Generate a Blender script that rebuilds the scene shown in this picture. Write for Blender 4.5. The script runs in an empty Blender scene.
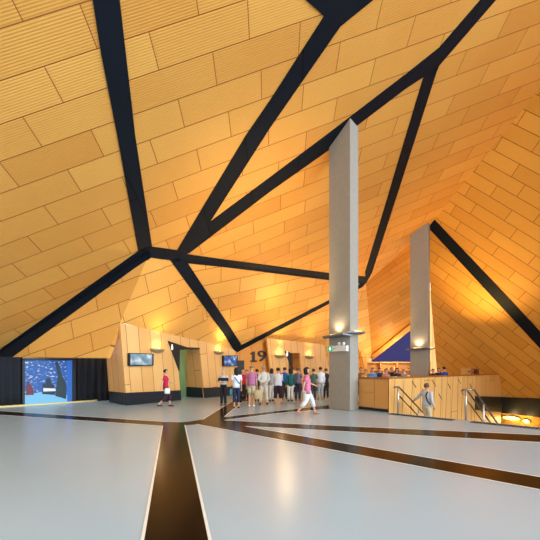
import bpy, bmesh, math, random
from mathutils import Vector, Matrix, Euler
from mathutils.geometry import tessellate_polygon
random.seed(7)
C = bpy.context.scene.collection
V3 = Vector
# ---------------------------------------------------------------- camera model (used to survey the place)
F = 360.0; EYE = V3((0, 0, 1.6)); HY = 370.0
def ray(px, py): return V3(((px-270)/F, 1.0, (HY-py)/F))
def at(px, py, Y): return EYE + ray(px, py)*Y
class Plane:
    def __init__(s, a, b, c):
        n = (b-a).cross(c-a).normalized()
        if n.dot(EYE-a) < 0: n = -n
        s.n = n; s.d = n.dot(a)                       # n points into the room
    def hit(s, px, py):
        r = ray(px, py); return EYE + r*((s.d-s.n.dot(EYE))/s.n.dot(r))
def ground(px, py): return at(px, py, 1.6*F/(py-HY))

# ---------------------------------------------------------------- materials
def lin(c):
    return tuple(((v/255)/12.92 if v/255 <= .04045 else ((v/255+.055)/1.055)**2.4) for v in c)+(1,)
MATS = {}
def mat(name, col, rough=.6, metal=0, emit=None, es=0, noise=0, nscale=30, spec=.5, bump=0):
    if name in MATS: return MATS[name]
    m = bpy.data.materials.new(name); m.use_nodes = True
    nt = m.node_tree; b = nt.nodes['Principled BSDF']
    b.inputs['Base Color'].default_value = lin(col); b.inputs['Roughness'].default_value = rough
    b.inputs['Metallic'].default_value = metal; b.inputs['Specular IOR Level'].default_value = spec
    if emit:
        b.inputs['Emission Color'].default_value = lin(emit); b.inputs['Emission Strength'].default_value = es
    if noise:
        tc = nt.nodes.new('ShaderNodeTexCoord'); nz = nt.nodes.new('ShaderNodeTexNoise'); nz.inputs['Scale'].default_value = nscale
        nz.inputs['Detail'].default_value = 5
        nt.links.new(tc.outputs['Object'], nz.inputs['Vector'])
        mx = nt.nodes.new('ShaderNodeMix'); mx.data_type = 'RGBA'
        c = lin(col); mx.inputs[6].default_value = tuple(v*(1-noise) for v in c[:3])+(1,); mx.inputs[7].default_value = tuple(min(1, v*(1+noise)) for v in c[:3])+(1,)
        nt.links.new(nz.outputs['Fac'], mx.inputs[0]); nt.links.new(mx.outputs[2], b.inputs['Base Color'])
        if bump:
            bp = nt.nodes.new('ShaderNodeBump'); bp.inputs['Strength'].default_value = bump; bp.inputs['Distance'].default_value = .01
            nt.links.new(nz.outputs['Fac'], bp.inputs['Height']); nt.links.new(bp.outputs[0], b.inputs['Normal'])
    MATS[name] = m; return m

def plank_mat(name, c1, c2, line, w, h, lw, shift=(0, 0), off=.37, ridges=0, rough=.5, spec=.25, jitter=.25, lightline=False):
    """panels laid in courses; uv layer is in metres, u along the panel"""
    m = bpy.data.materials.new(name); m.use_nodes = True; nt = m.node_tree; N = nt.nodes; L = nt.links
    b = N['Principled BSDF']; b.inputs['Roughness'].default_value = rough; b.inputs['Specular IOR Level'].default_value = spec
    uv = N.new('ShaderNodeUVMap'); uv.uv_map = 'UVMap'
    sp = N.new('ShaderNodeSeparateXYZ'); L.new(uv.outputs[0], sp.inputs[0])
    def M(op, a, b_=None, c=None):
        n = N.new('ShaderNodeMath'); n.operation = op
        for i, v in enumerate((a, b_, c)):
            if v is None: continue
            if isinstance(v, (int, float)): n.inputs[i].default_value = v
            else: L.new(v, n.inputs[i])
        return n.outputs[0]
    v = M('ADD', M('DIVIDE', sp.outputs[1], h), shift[1])
    row = M('FLOOR', v)
    wn = N.new('ShaderNodeTexWhiteNoise'); wn.noise_dimensions = '1D'; L.new(row, wn.inputs['W'])
    u = M('ADD', M('ADD', M('DIVIDE', sp.outputs[0], w), M('MULTIPLY', row, off)), M('MULTIPLY', wn.outputs['Value'], jitter))
    u = M('ADD', u, shift[0])
    cu = M('FLOOR', u); fu = M('FRACT', u); fv = M('FRACT', v)
    du = M('MULTIPLY', M('MINIMUM', fu, M('SUBTRACT', 1.0, fu)), w)
    dv = M('MULTIPLY', M('MINIMUM', fv, M('SUBTRACT', 1.0, fv)), h)
    d = M('MINIMUM', du, dv)
    gap = M('LESS_THAN', d, lw)
    cm = N.new('ShaderNodeCombineXYZ'); L.new(cu, cm.inputs[0]); L.new(row, cm.inputs[1])
    w2 = N.new('ShaderNodeTexWhiteNoise'); w2.noise_dimensions = '2D'; L.new(cm.outputs[0], w2.inputs['Vector'])
    # grain along the panel
    mp = N.new('ShaderNodeMapping'); mp.inputs['Scale'].default_value = (1.2, 14, 1); L.new(uv.outputs[0], mp.inputs[0])
    gz = N.new('ShaderNodeTexNoise'); gz.inputs['Scale'].default_value = 2.0; gz.inputs['Detail'].default_value = 6; L.new(mp.outputs[0], gz.inputs[0])
    big = N.new('ShaderNodeTexNoise'); big.inputs['Scale'].default_value = .35; L.new(uv.outputs[0], big.inputs[0])
    t = M('ADD', M('ADD', M('MULTIPLY', w2.outputs['Value'], .42), M('MULTIPLY', gz.outputs['Fac'], .35)), M('MULTIPLY', big.outputs['Fac'], .35))
    if ridges:
        rg = M('MULTIPLY', M('SINE', M('MULTIPLY', sp.outputs[1], 2*math.pi/ridges)), .5)
        t = M('ADD', t, M('MULTIPLY', rg, .26))
    mx = N.new('ShaderNodeMix'); mx.data_type = 'RGBA'; mx.inputs[6].default_value = lin(c1); mx.inputs[7].default_value = lin(c2); L.new(t, mx.inputs[0])
    m2 = N.new('ShaderNodeMix'); m2.data_type = 'RGBA'; L.new(gap, m2.inputs[0]); L.new(mx.outputs[2], m2.inputs[6]); m2.inputs[7].default_value = lin(line)
    L.new(m2.outputs[2], b.inputs['Base Color'])
    bp = N.new('ShaderNodeBump'); bp.inputs['Strength'].default_value = .5; bp.inputs['Distance'].default_value = .02
    hgt = M('MULTIPLY', M('MINIMUM', M('DIVIDE', d, lw*2), 1.0), .5)
    if ridges: hgt = M('ADD', hgt, M('MULTIPLY', rg, .5))
    L.new(hgt, bp.inputs['Height']); L.new(bp.outputs[0], b.inputs['Normal'])
    return m
W1, W2, WL = (210, 136, 56), (246, 184, 94), (150, 86, 36)
wood_ceiling = plank_mat('ribbed_plywood', W1, W2, WL, 2.75, .88, .012, shift=(.30, -.09), off=.455, ridges=.062, jitter=.12)
wood_facet = plank_mat('plywood_facet', W1, W2, WL, 2.6, .88, .015, off=.41, jitter=.2)
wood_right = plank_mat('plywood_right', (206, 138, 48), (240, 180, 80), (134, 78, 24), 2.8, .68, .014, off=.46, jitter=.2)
wood_wall = plank_mat('plywood_wall', (214, 152, 82), (243, 192, 124), (140, 88, 40), 9, .66, .012, off=.3, jitter=1, rough=.45)
wood_panel = plank_mat('birch_panel', (208, 152, 82), (232, 182, 112), (140, 84, 30), 9, 1.15, .012, off=.3, rough=.4)
def brown(n, c): return mat(n, c, .5, noise=.12, nscale=6)
black_strip = plank_mat('black_panel', (14, 19, 27), (24, 30, 40), (6, 8, 11), 30, 2.2, .018, rough=.55, spec=.12)
plinth_m = mat('plinth_black', (18, 26, 38), .45, noise=.1)
concrete = mat('concrete', (160, 154, 144), .75, noise=.1, nscale=5, bump=.15)
steel = mat('steel', (190, 188, 182), .28, .9)
dark_metal = mat('dark_metal', (50, 52, 55), .4, .5)
grey_metal = mat('grey_metal', (120, 122, 124), .45, .3)
curtain_m = mat('curtain', (20, 22, 32), .9, noise=.2, nscale=3)
black_m = mat('black', (12, 13, 16), .5)
white_m = mat('white', (235, 235, 235), .5)
blue_wall = mat('blue_wall', (26, 18, 84), .8, noise=.1, nscale=2)

# ---------------------------------------------------------------- object helpers
def link(name, me, material, parent=None):
    o = bpy.data.objects.new(name, me); C.objects.link(o)
    if material is not None:
        me.materials.clear(); me.materials.append(material)
    if parent: o.parent = parent
    return o
def frombm(name, bm, material, parent=None, smooth=False):
    bmesh.ops.recalc_face_normals(bm, faces=bm.faces)
    me = bpy.data.meshes.new(name); bm.to_mesh(me); bm.free()
    if smooth:
        for p in me.polygons: p.use_smooth = True
    return link(name, me, material, parent)
def tag(o, label=None, cat=None, group=None, kind=None):
    if label: o['label'] = label
    if cat: o['category'] = cat
    if group: o['group'] = group
    if kind: o['kind'] = kind
    return o
def empty(name, loc, rz=0):
    o = bpy.data.objects.new(name, None); C.objects.link(o); o.location = loc; o.rotation_euler = (0, 0, rz); o.empty_display_size = .1
    return o
def sheet(bm, pts, n, th, udir=None, uvl=None, origin=V3((0, 0, 0))):
    """a slab: room-side polygon pts, thickness th away from the room (n = room normal), uv in metres"""
    n = n.normalized()
    fr = [bm.verts.new(p) for p in pts]; bk = [bm.verts.new(p - n*th) for p in pts]
    fs = []
    if len(pts) > 4:
        e1 = (pts[1]-pts[0]).normalized(); e2 = n.cross(e1)
        tess = tessellate_polygon([[V3(((p-pts[0]).dot(e1), (p-pts[0]).dot(e2), 0)) for p in pts]])
        for a, b, c in tess: fs += [bm.faces.new((fr[a], fr[b], fr[c])), bm.faces.new((bk[c], bk[b], bk[a]))]
    else: fs = [bm.faces.new(fr), bm.faces.new(bk[::-1])]
    for i in range(len(pts)):
        j = (i+1) % len(pts); fs.append(bm.faces.new((fr[i], bk[i], bk[j], fr[j])))
    if udir is not None:
        uvl = (bm.loops.layers.uv.get('UVMap') or bm.loops.layers.uv.new('UVMap'))
        u = (udir - n*udir.dot(n)).normalized(); v = n.cross(u)
        for f in fs:
            for l in f.loops:
                q = l.vert.co - origin; l[uvl].uv = (q.dot(u), q.dot(v))
    return fs
def udir_from_slope(P, px, py, slope):
    a = P.hit(px, py); b = P.hit(px+4, py+4*slope); return (b-a).normalized()
def tri_ok(bm):
    bmesh.ops.triangulate(bm, faces=[f for f in bm.faces if len(f.verts) > 4])
def box(bm, c, s, rz=0, M=None):
    r = bmesh.ops.create_cube(bm, size=1)
    T = Matrix.Translation(c) @ Matrix.Rotation(rz, 4, 'Z') @ Matrix.Diagonal((*s, 1))
    if M: T = M @ T
    bmesh.ops.transform(bm, matrix=T, verts=r['verts']); return r['verts']
def tube(bm, pts, rad, seg=10, caps=True):
    """tube through pts; rad = number or list of (rx, ry) or numbers"""
    n = len(pts); rings = []
    prev = None
    for i, p in enumerate(pts):
        p = V3(p); a = V3(pts[max(0, i-1)]); b = V3(pts[min(n-1, i+1)]); t = (b-a).normalized()
        ref = V3((1, 0, 0)) if abs(t.x) < .8 else V3((0, 1, 0))
        x = (ref - t*ref.dot(t)).normalized(); y = t.cross(x)
        r = rad[i] if isinstance(rad, (list, tuple)) else rad
        rx, ry = r if isinstance(r, (list, tuple)) else (r, r)
        rings.append([bm.verts.new(p + x*rx*math.cos(2*math.pi*k/seg) + y*ry*math.sin(2*math.pi*k/seg)) for k in range(seg)])
    for a, b in zip(rings, rings[1:]):
        for k in range(seg): bm.faces.new((a[k], a[(k+1) % seg], b[(k+1) % seg], b[k]))
    if caps: bm.faces.new(rings[0][::-1]); bm.faces.new(rings[-1])
def bevel(o, w=.01, s=2):
    m = o.modifiers.new('bevel', 'BEVEL'); m.width = w; m.segments = s; m.limit_method = 'ANGLE'; return o

# ---------------------------------------------------------------- ceiling
n1 = V3((.4095, -.3037, -.859)).normalized()
d_long = V3((.912, .132, .388)).normalized(); d_short = V3((.04, .948, -.316)).normalized()
P0 = at(350, 117, 14.07)
F1 = Plane(P0, P0+d_long, P0+d_short); 
A = F1.hit(150, 252); B = F1.hit(180, 257); D = F1.hit(366, 283); G = F1.hit(428, 228); HH = F1.hit(540, 88); E_ = F1.hit(0, 352)
Vv = at(233, 349, 22.8)
bl0 = ground(127, 405.5); bl3 = ground(236, 395)
PB = Plane(bl0, bl3, Vv)                              # front face of the kiosk block
T = PB.hit(120, 323) 
Tc = T + V3((0, 0, .02))
Lc = at(107, 357.5, 19.3); Lm = at(12, 357, 16.9)
Q = at(372, 358, 36)
F4a = Plane(A, B, Vv); F4b = Plane(A, Vv, Tc); F4c = Plane(A, Tc, E_)
F3 = Plane(B, Vv, D); F6 = Plane(Vv, D, Q); F7 = Plane(D, G, Q); R = F7.hit(412, 326)
K = at(540, 380, 24); F8 = Plane(G, HH, K)
def onF1(x, y): return V3((x, y, (F1.d - F1.n.x*x - F1.n.y*y)/F1.n.z))
foldt = (1 - HH.y)/(HH.y - G.y); HX = HH + (HH-G)*foldt
EX = E_ + (E_-A)*.85
def facet(name, pts, P, slope=None, px=None, udir=None, m=wood_facet, th=.25, tri=False, org=V3((0, 0, 0))):
    bm = bmesh.new()
    if udir is None: udir = udir_from_slope(P, px[0], px[1], slope)
    sheet(bm, pts, P.n, th, udir, origin=org)
    if tri: tri_ok(bm)
    o = frombm(name, bm, m); tag(o, kind='structure'); return o
# main plane: u along d_long, v along d_short
def ceil_main():
    bm = bmesh.new(); pts = [E_, A, B, D, G, HH, HX, onF1(-31, 1), EX]
    fs = sheet(bm, pts, F1.n, .3); uvl = (bm.loops.layers.uv.get('UVMap') or bm.loops.layers.uv.new('UVMap'))
    for f in fs:
        for l in f.loops:
            q = l.vert.co-EYE; q = l.vert.co; l[uvl].uv = (q.dot(d_long), (q-EYE*0).dot(d_short))
    tri_ok(bm); o = frombm('ceiling', bm, wood_ceiling); tag(o, kind='structure')
ceil_main()
facet('ceiling', [A, B, Vv], F4a, -.37, (190, 300), org=A)
facet('ceiling', [A, Vv, Tc], F4b, -.37, (150, 290), org=A)
Eb = F4c.hit(-60, 356.5); Lx = F4c.hit(106.3, 357.8); Lbelow = F4c.hit(20, 357.2)
facet('ceiling', [A, Tc, Lx, Lbelow, Eb, E_], F4c, -.37, (130, 300), tri=True, org=A)
facet('ceiling', [B, D, Vv], F3, -.27, (270, 300))
facet('ceiling', [Vv, D, Q, F6.hit(300, 372), F6.hit(240, 356)], F6, -.3, (300, 330), tri=True)
F7far = R + (R-Q)*.25
GX = F7.hit(434, 245)
wood_far = plank_mat('plywood_far', (186, 112, 30), (232, 156, 62), (150, 86, 28), 5.0, .5, .012, off=.3, jitter=1)
facet('ceiling', [D, G, GX, F7.hit(427, 312), R, Q], F7, -.62, (390, 290), m=wood_far, tri=True)
# right leaning wall, running down past the floor edge into the stair well
def F8z(x, z): return V3((x, (F8.d-F8.n.x*x-F8.n.z*z)/F8.n.y, z))
down = (V3((0, 0, -1)) - F8.n*V3((0, 0, -1)).dot(F8.n)).normalized()
HY8 = HH + (HH-G)*1.5
far8 = G + (G-HH)*1.6
def drop(p, z): return p + down*((p.z-z)/-down.z)
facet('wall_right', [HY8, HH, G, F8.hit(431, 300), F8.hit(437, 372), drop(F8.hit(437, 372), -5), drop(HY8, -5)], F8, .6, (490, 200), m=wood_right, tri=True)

# dark strips between the facets ------------------------------------------------
def strip(idx, polys, mm=black_strip):
    bm = bmesh.new()
    for P, px in polys:
        pts = [P.hit(x, y) + P.n*.035 for x, y in px]
        # uv: seams follow the planking
        u = d_short if P is F1 else None
        if u is None:
            a = P.hit(*px[0]); b = P.hit(*px[1]); u = (b-a).cross(P.n)
        sheet(bm, pts, P.n, .06, u)
    tri_ok(bm); tag(frombm('trim_%d' % idx, bm, mm), kind='structure')
strip(1, [(F1, [(64, -150), (92.5, 0), (101, 54), (117, 135), (138, 251), (145, 254), (152, 246.5), (135, 135), (119.5, 0), (98, -150)])])
strip(2, [(F1, [(138, 251), (-8, 355), (-4, 358), (150, 252), (152, 246.5), (145, 247)]),
          (F4c, [(150, 251.8), (0, 351.5), (-4, 357.5), (12, 357.5), (135, 268), (151, 257.5)])])
strip(3, [(F1, [(150, 252), (152, 246.5), (177, 250), (187, 254), (180, 257)]), (F4a, [(150, 251.8), (180, 256.8), (180, 262), (170, 260), (151, 257.5)])])
strip(4, [(F1, [(177, 250), (246, 135), (270, 100), (324, 16), (306, 0), (270, -32), (300, -50), (338, -20), (390, -60), (420, -36), (372, 0), (340, 26), (270, 127), (209.5, 222), (190, 252), (184, 255)])])
strip(5, [(F1, [(190, 252), (209.5, 222), (270, 177), (326, 135), (405, 74.5), (439, 47.5), (480, 0), (520, -46), (538, -46), (495, 0), (439, 65), (437, 70), (424, 76), (405, 88.5), (357, 125), (328, 150), (270, 191)])])
strip(6, [(F1, [(424, 75), (406, 135), (365, 272), (366, 283), (372, 272), (416, 135), (438, 66)])])
strip(7, [(F1, [(180, 257), (187, 254), (225, 259.5), (329, 273), (366, 276.5), (366, 283)]), (F3, [(180, 256.8), (366, 282.8), (362, 284), (329, 280), (225, 267), (186, 263)])])
strip(8, [(F3, [(242, 344.5), (329, 300), (360, 284), (366, 282.5), (233.5, 349)]), (F6, [(233.5, 349), (366, 282.5), (362, 287), (329, 303.5), (237, 352)])])
strip(9, [(F4a, [(170, 260), (180, 257), (233, 349), (236, 352), (233, 346), (222.6, 332.5)]), (F3, [(180, 257), (187, 262), (241, 344), (236, 351), (233, 349)])])
strip(10, [(F8, [(427, 226), (430, 218.5), (435, 220), (540, 331), (600, 394), (600, 412), (540, 348)])])
# stepped cove on the ceiling edge above the bar
for k in range(3):
    bm = bmesh.new(); up = V3((0, 0, 1))
    a = Q + V3((0, -.25*k, 0)); b = R + (R-Q)*.3 + V3((0, -.25*k, 0))
    e = (b-a).normalized(); nn = e.cross(V3((0, 1, 0))).normalized()
    if nn.z > 0: nn = -nn
    sheet(bm, [a+nn*(.22-.1*k), b+nn*(.22-.1*k), b+nn*(.22-.1*k)+V3((0, .2, 0)), a+nn*(.22-.1*k)+V3((0, .2, 0))], nn, .3, e)
    tag(frombm('trim_%d' % (11+k), bm, wood_facet), kind='structure')

# ---------------------------------------------------------------- floor
m = bpy.data.materials.new('polished_terrazzo'); m.use_nodes = True; nt = m.node_tree; b = nt.nodes['Principled BSDF']
tc = nt.nodes.new('ShaderNodeTexCoord'); nz = nt.nodes.new('ShaderNodeTexNoise'); nz.inputs['Scale'].default_value = .25; nz.inputs['Detail'].default_value = 4
n2 = nt.nodes.new('ShaderNodeTexNoise'); n2.inputs['Scale'].default_value = 60
nt.links.new(tc.outputs['Object'], nz.inputs['Vector']); nt.links.new(tc.outputs['Object'], n2.inputs['Vector'])
mx = nt.nodes.new('ShaderNodeMix'); mx.data_type = 'RGBA'; mx.inputs[6].default_value = lin((152, 171, 182)); mx.inputs[7].default_value = lin((168, 187, 198))
ad = nt.nodes.new('ShaderNodeMath'); ad.operation = 'MULTIPLY_ADD'; ad.inputs[1].default_value = .3; nt.links.new(n2.outputs['Fac'], ad.inputs[0]); nt.links.new(nz.outputs['Fac'], ad.inputs[2])
nt.links.new(ad.outputs[0], mx.inputs[0]); nt.links.new(mx.outputs[2], b.inputs['Base Color'])
b.inputs['Roughness'].default_value = .24; b.inputs['Specular IOR Level'].default_value = .45
floor_m = m
P1 = V3((4.45, 13.55, 0)); ED = V3((3.10, -3.48, 0)).normalized()      # stair edge direction
INW = V3((-ED.y, ED.x, 0))                                             # downstairs direction (right, away)
BD = V3((16.9, 26.4, 0)); BDn = (BD-P1); BDn.z = 0; BL = BDn.length; BDn.normalize()
bm = bmesh.new()
edge_near = P1 + ED*26.2
sheet(bm, [V3((-32, -6, 0)), V3((edge_near.x, edge_near.y, 0)), P1, P1+BDn*(BL+2), V3((22, 46, 0)), V3((-32, 46, 0))], V3((0, 0, 1)), .35)
tri_ok(bm); tag(frombm('floor', bm, floor_m), kind='structure')
inlay = mat('inlay_brown', (26, 15, 10), .2, noise=.2, nscale=.6, spec=.05)
linem = mat('inlay_line', (225, 222, 212), .3)
def inlay_poly(idx, px):
    bm = bmesh.new(); pts = [ground(x, y) + V3((0, 0, .004)) for x, y in px]
    sheet(bm, pts, V3((0, 0, 1)), .003); tri_ok(bm); tag(frombm('trim_%d' % idx, bm, inlay), kind='structure')
    bm = bmesh.new(); n = len(pts)
    for i in range(n):
        a, c = pts[i], pts[(i+1) % n]; e = (c-a)
        if e.length < .6: continue
        e.normalize(); s = V3((-e.y, e.x, 0))*.016
        sheet(bm, [a+s+V3((0, 0, .002)), c+s+V3((0, 0, .002)), c-s+V3((0, 0, .002)), a-s+V3((0, 0, .002))], V3((0, 0, 1)), .003)
    tag(frombm('trim_%d' % (idx+20), bm, linem), kind='structure')
inlay_poly(21, [(-80, 406), (0, 411), (166, 422), (180, 422.4), (190, 421.5), (202.6, 419.6), (241.5, 395.5), (248, 397), (224.4, 416.9), (280, 410.7), (330, 405), (362, 401.5), (362, 403.5),
    (330, 409), (280, 413), (224.4, 420.3), (280, 423.3), (540, 435), (660, 441), (660, 449), (540, 442.5), (280, 428), (244.8, 426.3), (280, 432.3), (540, 477), (700, 505), (700, 524), (540, 490), (280, 440),
    (196.7, 424.2), (185, 425.3), (210, 540), (245, 700), (110, 700), (142.5, 540), (162.5, 426), (0, 415), (-80, 410.5)])

# ---------------------------------------------------------------- kiosk block on the left (front face PB)
def wallpoly(name, P, px, th=.12, m=wood_wall, u=None, kind='structure', off=0, top=0):
    bm = bmesh.new(); pts = [P.hit(x, y)+P.n*off for x, y in px]
    if u is None:
        e = P.n.cross(V3((0, 0, 1))).normalized(); u = P.n.cross(e)
    sheet(bm, pts, P.n, th, u); tri_ok(bm)
    o = frombm(name, bm, m)
    if kind: tag(o, kind=kind)
    return o
uB = (PB.hit(201, 349) - PB.hit(205, 397)).normalized()
wallpoly('wall_back', PB, [(127, 405.5), (120, 323), (150, 329.2), (171, 334.3), (171, 343), (178.5, 370), (181, 400)], u=(PB.hit(122, 340)-PB.hit(127, 400)))
wallpoly('wall_back', PB, [(171, 334.3), (200, 341.3), (200, 348.5), (171, 346)], u=uB)
wallpoly('wall_back', PB, [(205, 397.9), (199.6, 348.5), (200, 341.3), (233, 349), (236, 352), (239, 394.6)], u=uB)
PS = Plane(bl0, T, ground(109, 402))
wallpoly('wall_left', PS, [(127, 405.5), (120, 323), (106.5, 358), (109.5, 402.5)], th=.03)
wallpoly('baseboard_back', PB, [(126.4, 405.5), (125.3, 392.8), (180.4, 390.2), (181, 400)], off=.03, th=.1, m=plinth_m)
wallpoly('baseboard_back', PB, [(205, 397.9), (203.8, 387.8), (238.5, 386.2), (239, 394.6)], off=.03, th=.1, m=plinth_m)
wallpoly('baseboard_left', PS, [(127.2, 405.7), (126.2, 392.8), (109, 391.2), (109.5, 402.5)], off=.02, th=.03, m=plinth_m)
# recess with door
bn = PB.n.copy(); bn.z = 0; bn.normalize()
r0 = ground(205, 397.9); r1 = r0 - bn*.1; 
Pr = Plane(ground(187, 397), PB.hit(199.6, 348.5), r0)
hdr = PB.hit(199.6, 348.5)
re = ground(186.7, 396.7)
Prr = Plane(r0, hdr, re)
wallpoly('wall_right', Prr, [(205, 397.9), (199.6, 348.5), (186.7, 350), (186.7, 396.7)], th=.1, m=wood_wall)
wallpoly('baseboard_right', Prr, [(205, 397.9), (203.8, 387.8), (186.7, 386.7), (186.7, 396.7)], th=.06, off=.03, m=plinth_m)
bm = bmesh.new(); dr = ground(188, 396.6); dl = dr + (bl0-bl3).normalized()*1.8; ddn = bn
sheet(bm, [dl, dr, dr+V3((0, 0, 3)), dl+V3((0, 0, 3))], ddn, .08)
door_green = mat('door_green', (124, 158, 106), .25, noise=.1, nscale=2)
d1o = frombm('door_1', bm, door_green); tag(d1o, kind='structure')
bm = bmesh.new(); mid = dl.lerp(dr, .45)+bn*.06
tube(bm, [mid+V3((0, 0, .85)), mid+V3((0, 0, 1.35))], .02); frombm('door_handle', bm, steel, d1o)
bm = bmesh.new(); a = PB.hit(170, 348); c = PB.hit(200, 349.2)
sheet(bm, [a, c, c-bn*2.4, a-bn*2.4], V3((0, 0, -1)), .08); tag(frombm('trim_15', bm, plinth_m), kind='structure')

# wall carrying the section number, dark doorway in it
w0 = ground(233, 395); w1 = ground(273, 393.2)
PW = Plane(w0, w1, w0+V3((0, 0, 1)))
wallpoly('wall_back', PW, [(235, 395), (235, 353), (268, 336.5), (275, 334), (275, 393.2)], m=plank_mat('plywood_number_wall', (196, 124, 48), (226, 154, 70), (120, 66, 24), 4.4, .9, .012), th=.15)
dd = wallpoly('door_2', PW, [(237.5, 394.9), (237.5, 360.5), (244, 360.5), (244, 394.7)], off=.03, th=.06, m=mat('dark_door', (38, 30, 28), .5))
bm = bmesh.new(); a = PW.hit(243, 383)+PW.n*.08; tube(bm, [a, a+V3((0, 0, .3))], .02); frombm('door_handle', bm, steel, dd)

# ---------------------------------------------------------------- second kiosk block
c0 = ground(273, 393.6); c1 = ground(326, 390.2); P2 = Plane(c0, c1, at(266.8, 338.4, 23.95))
u2 = P2.hit(268, 345)-P2.hit(273, 390)
wallpoly('wall_back', P2, [(273, 393.6), (266.8, 338.2), (288.5, 340.6), (288.5, 392.5)], u=u2)
wallpoly('wall_back', P2, [(288.5, 340.6), (300, 341.9), (300, 353), (288.5, 353)], u=u2)
wallpoly('wall_back', P2, [(300, 341.9), (316.6, 343.7), (326, 390.2), (302, 391.7), (300, 353)], u=u2)
P2s = Plane(c1, P2.hit(316.6, 343.7), c1+V3((2.4, 2.2, 0)))
wallpoly('wall_right', P2s, [(326, 390.2), (316.6, 343.7), (324, 345), (333, 389)])
wallpoly('baseboard_back', P2, [(273, 393.6), (271.8, 384.6), (325, 382.6), (326, 390.2)], off=.03, th=.08, m=plinth_m)
d3 = wallpoly('door_3', P2, [(287, 392.6), (287, 352), (301.5, 352), (303, 391.7)], off=-.9, th=.06, m=mat('brown_door', (120, 78, 36), .4, noise=.1))
bm = bmesh.new(); a = P2.hit(298, 382)-P2.n*.85; tube(bm, [a, a+V3((0, 0, .4))], .025); frombm('door_handle', bm, steel, d3)

# far end walls
PF = Plane(V3((-5, 37.5, 0)), V3((5, 37.5, 0)), V3((0, 37.5, 3)))
bm = bmesh.new(); sheet(bm, [V3((-3, 37.5, 0)), V3((10.6, 37.5, 0)), V3((10.6, 37.5, 3.4)), V3((-3, 37.5, 5))], V3((0, -1, 0)), .2, V3((0, 0, 1)))
tag(frombm('wall_far', bm, wood_wall), kind='structure')
bm = bmesh.new(); sheet(bm, [V3((9, 38, 0)), V3((16.2, 38, 0)), V3((16.2, 38, 10)), V3((9, 38, 10))], V3((0, -1, 0)), .2)
tag(frombm('wall_far', bm, blue_wall), kind='structure')
bm = bmesh.new(); sheet(bm, [V3((16.2, 38, 0)), V3((26, 38, 0)), V3((26, 38, 10)), V3((16.2, 38, 10))], V3((0, -1, 0)), .2, V3((0, 0, 1)))
tag(frombm('wall_far', bm, wood_wall), kind='structure')
for i, (px, w_, lean) in enumerate(((361, .5, .5), (365.5, .45, .7), (369.5, .4, .8))):
    p = at(px, 370, 33-i*.3); p.z = 0; bm = bmesh.new(); zt = 4.6-i*.75
    sheet(bm, [p, p+V3((w_, 0, 0)), p+V3((w_-lean, 0, zt)), p+V3((-lean, 0, zt+.2))], V3((0, -1, 0)), .3, V3((0, 0, 1)))
    tag(frombm('trim_%d' % (18+i), bm, wood_facet), kind='structure')
# lower level below the stair opening; unseen, added to shut out sky light from beneath
lowm = mat('lower_floor', (150, 146, 140), .4, noise=.1, nscale=1)
bm = bmesh.new(); sheet(bm, [V3((0, -6, -4.7)), V3((42, -6, -4.7)), V3((42, 44, -4.7)), V3((0, 44, -4.7))], V3((0, 0, 1)), .2); tag(frombm('floor_lower', bm, lowm), kind='structure')
for nm, a, c in (('wall_front', edge_near+V3((0, 0, 0)), V3((42, -6, 0))), ('wall_right', V3((42, -6, 0)), V3((42, 44, 0))), ('wall_left', P1-INW*.05, edge_near-INW*.05)):
    e = (c-a).normalized(); bm = bmesh.new(); lo = V3((0, 0, -4.7)); zt = V3((0, 0, -.36)) if nm == 'wall_left' else V3((0, 0, 0))
    sheet(bm, [a+lo, c+lo, c+zt, a+zt], V3((e.y, -e.x, 0))*(1 if nm != 'wall_left' else -1), .1, V3((0, 0, 1))); tag(frombm(nm, bm, wood_panel), kind='structure')

# ---------------------------------------------------------------- black drapes and the video screen on the left
s0 = ground(-30, 408.5); s1 = ground(95, 400.5)
sd = (s1-s0).normalized(); sn = V3((sd.y, -sd.x, 0)); PC = Plane(s0, s1, s0+V3((0, 0, 1)))
def drape(pxa, pxb, ytop, fwd, label, name='curtain', pleat=.05, top_parts=True):
    a = PC.hit(pxa, 400); c = PC.hit(pxb, 400); a.z = c.z = 0; a = a+PC.n*fwd; c = c+PC.n*fwd
    ztop = 1.6+(HY-ytop)/F*((a.y+c.y)/2)
    L_ = (c-a).length; e = (c-a)/L_; n = max(8, int(L_/.05)); bm = bmesh.new()
    rows = []
    for z in (.03, .6, 1.3, ztop):
        rows.append([bm.verts.new(a + e*(L_*i/n) + PC.n*(pleat*math.sin(i*1.05)*(1.15-.15*z)) + V3((0, 0, z-a.z))) for i in range(n+1)])
    for r, s in zip(rows, rows[1:]):
        for i in range(n): bm.faces.new((r[i], r[i+1], s[i+1], s[i]))
    o = frombm(name, bm, curtain_m, smooth=True); sm = o.modifiers.new('thick', 'SOLIDIFY'); sm.thickness = .012
    tag(o, label, 'curtain', 'black drapes around the video screen'); return o
drape(-45, 21.5, 356.5, .1, 'black pleated curtain hanging left of the lit video screen')
drape(76, 94, 357.5, .1, 'black curtain immediately right of the lit video screen')
drape(91, 108.5, 358, .75, 'black pleated curtain nearest the wooden kiosk wall', pleat=.09)
# dark bulkhead behind drapes
bm = bmesh.new(); a = PC.hit(-60, 400)-PC.n*.25; c = PC.hit(118, 400)-PC.n*.25; a.z = c.z = 0
sheet(bm, [a, c, c+V3((0, 0, 2.24)), a+V3((0, 0, 2.1))], PC.n, .1); tag(frombm('wall_left', bm, mat('dark_back', (18, 20, 28), .8)), kind='structure')
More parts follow.
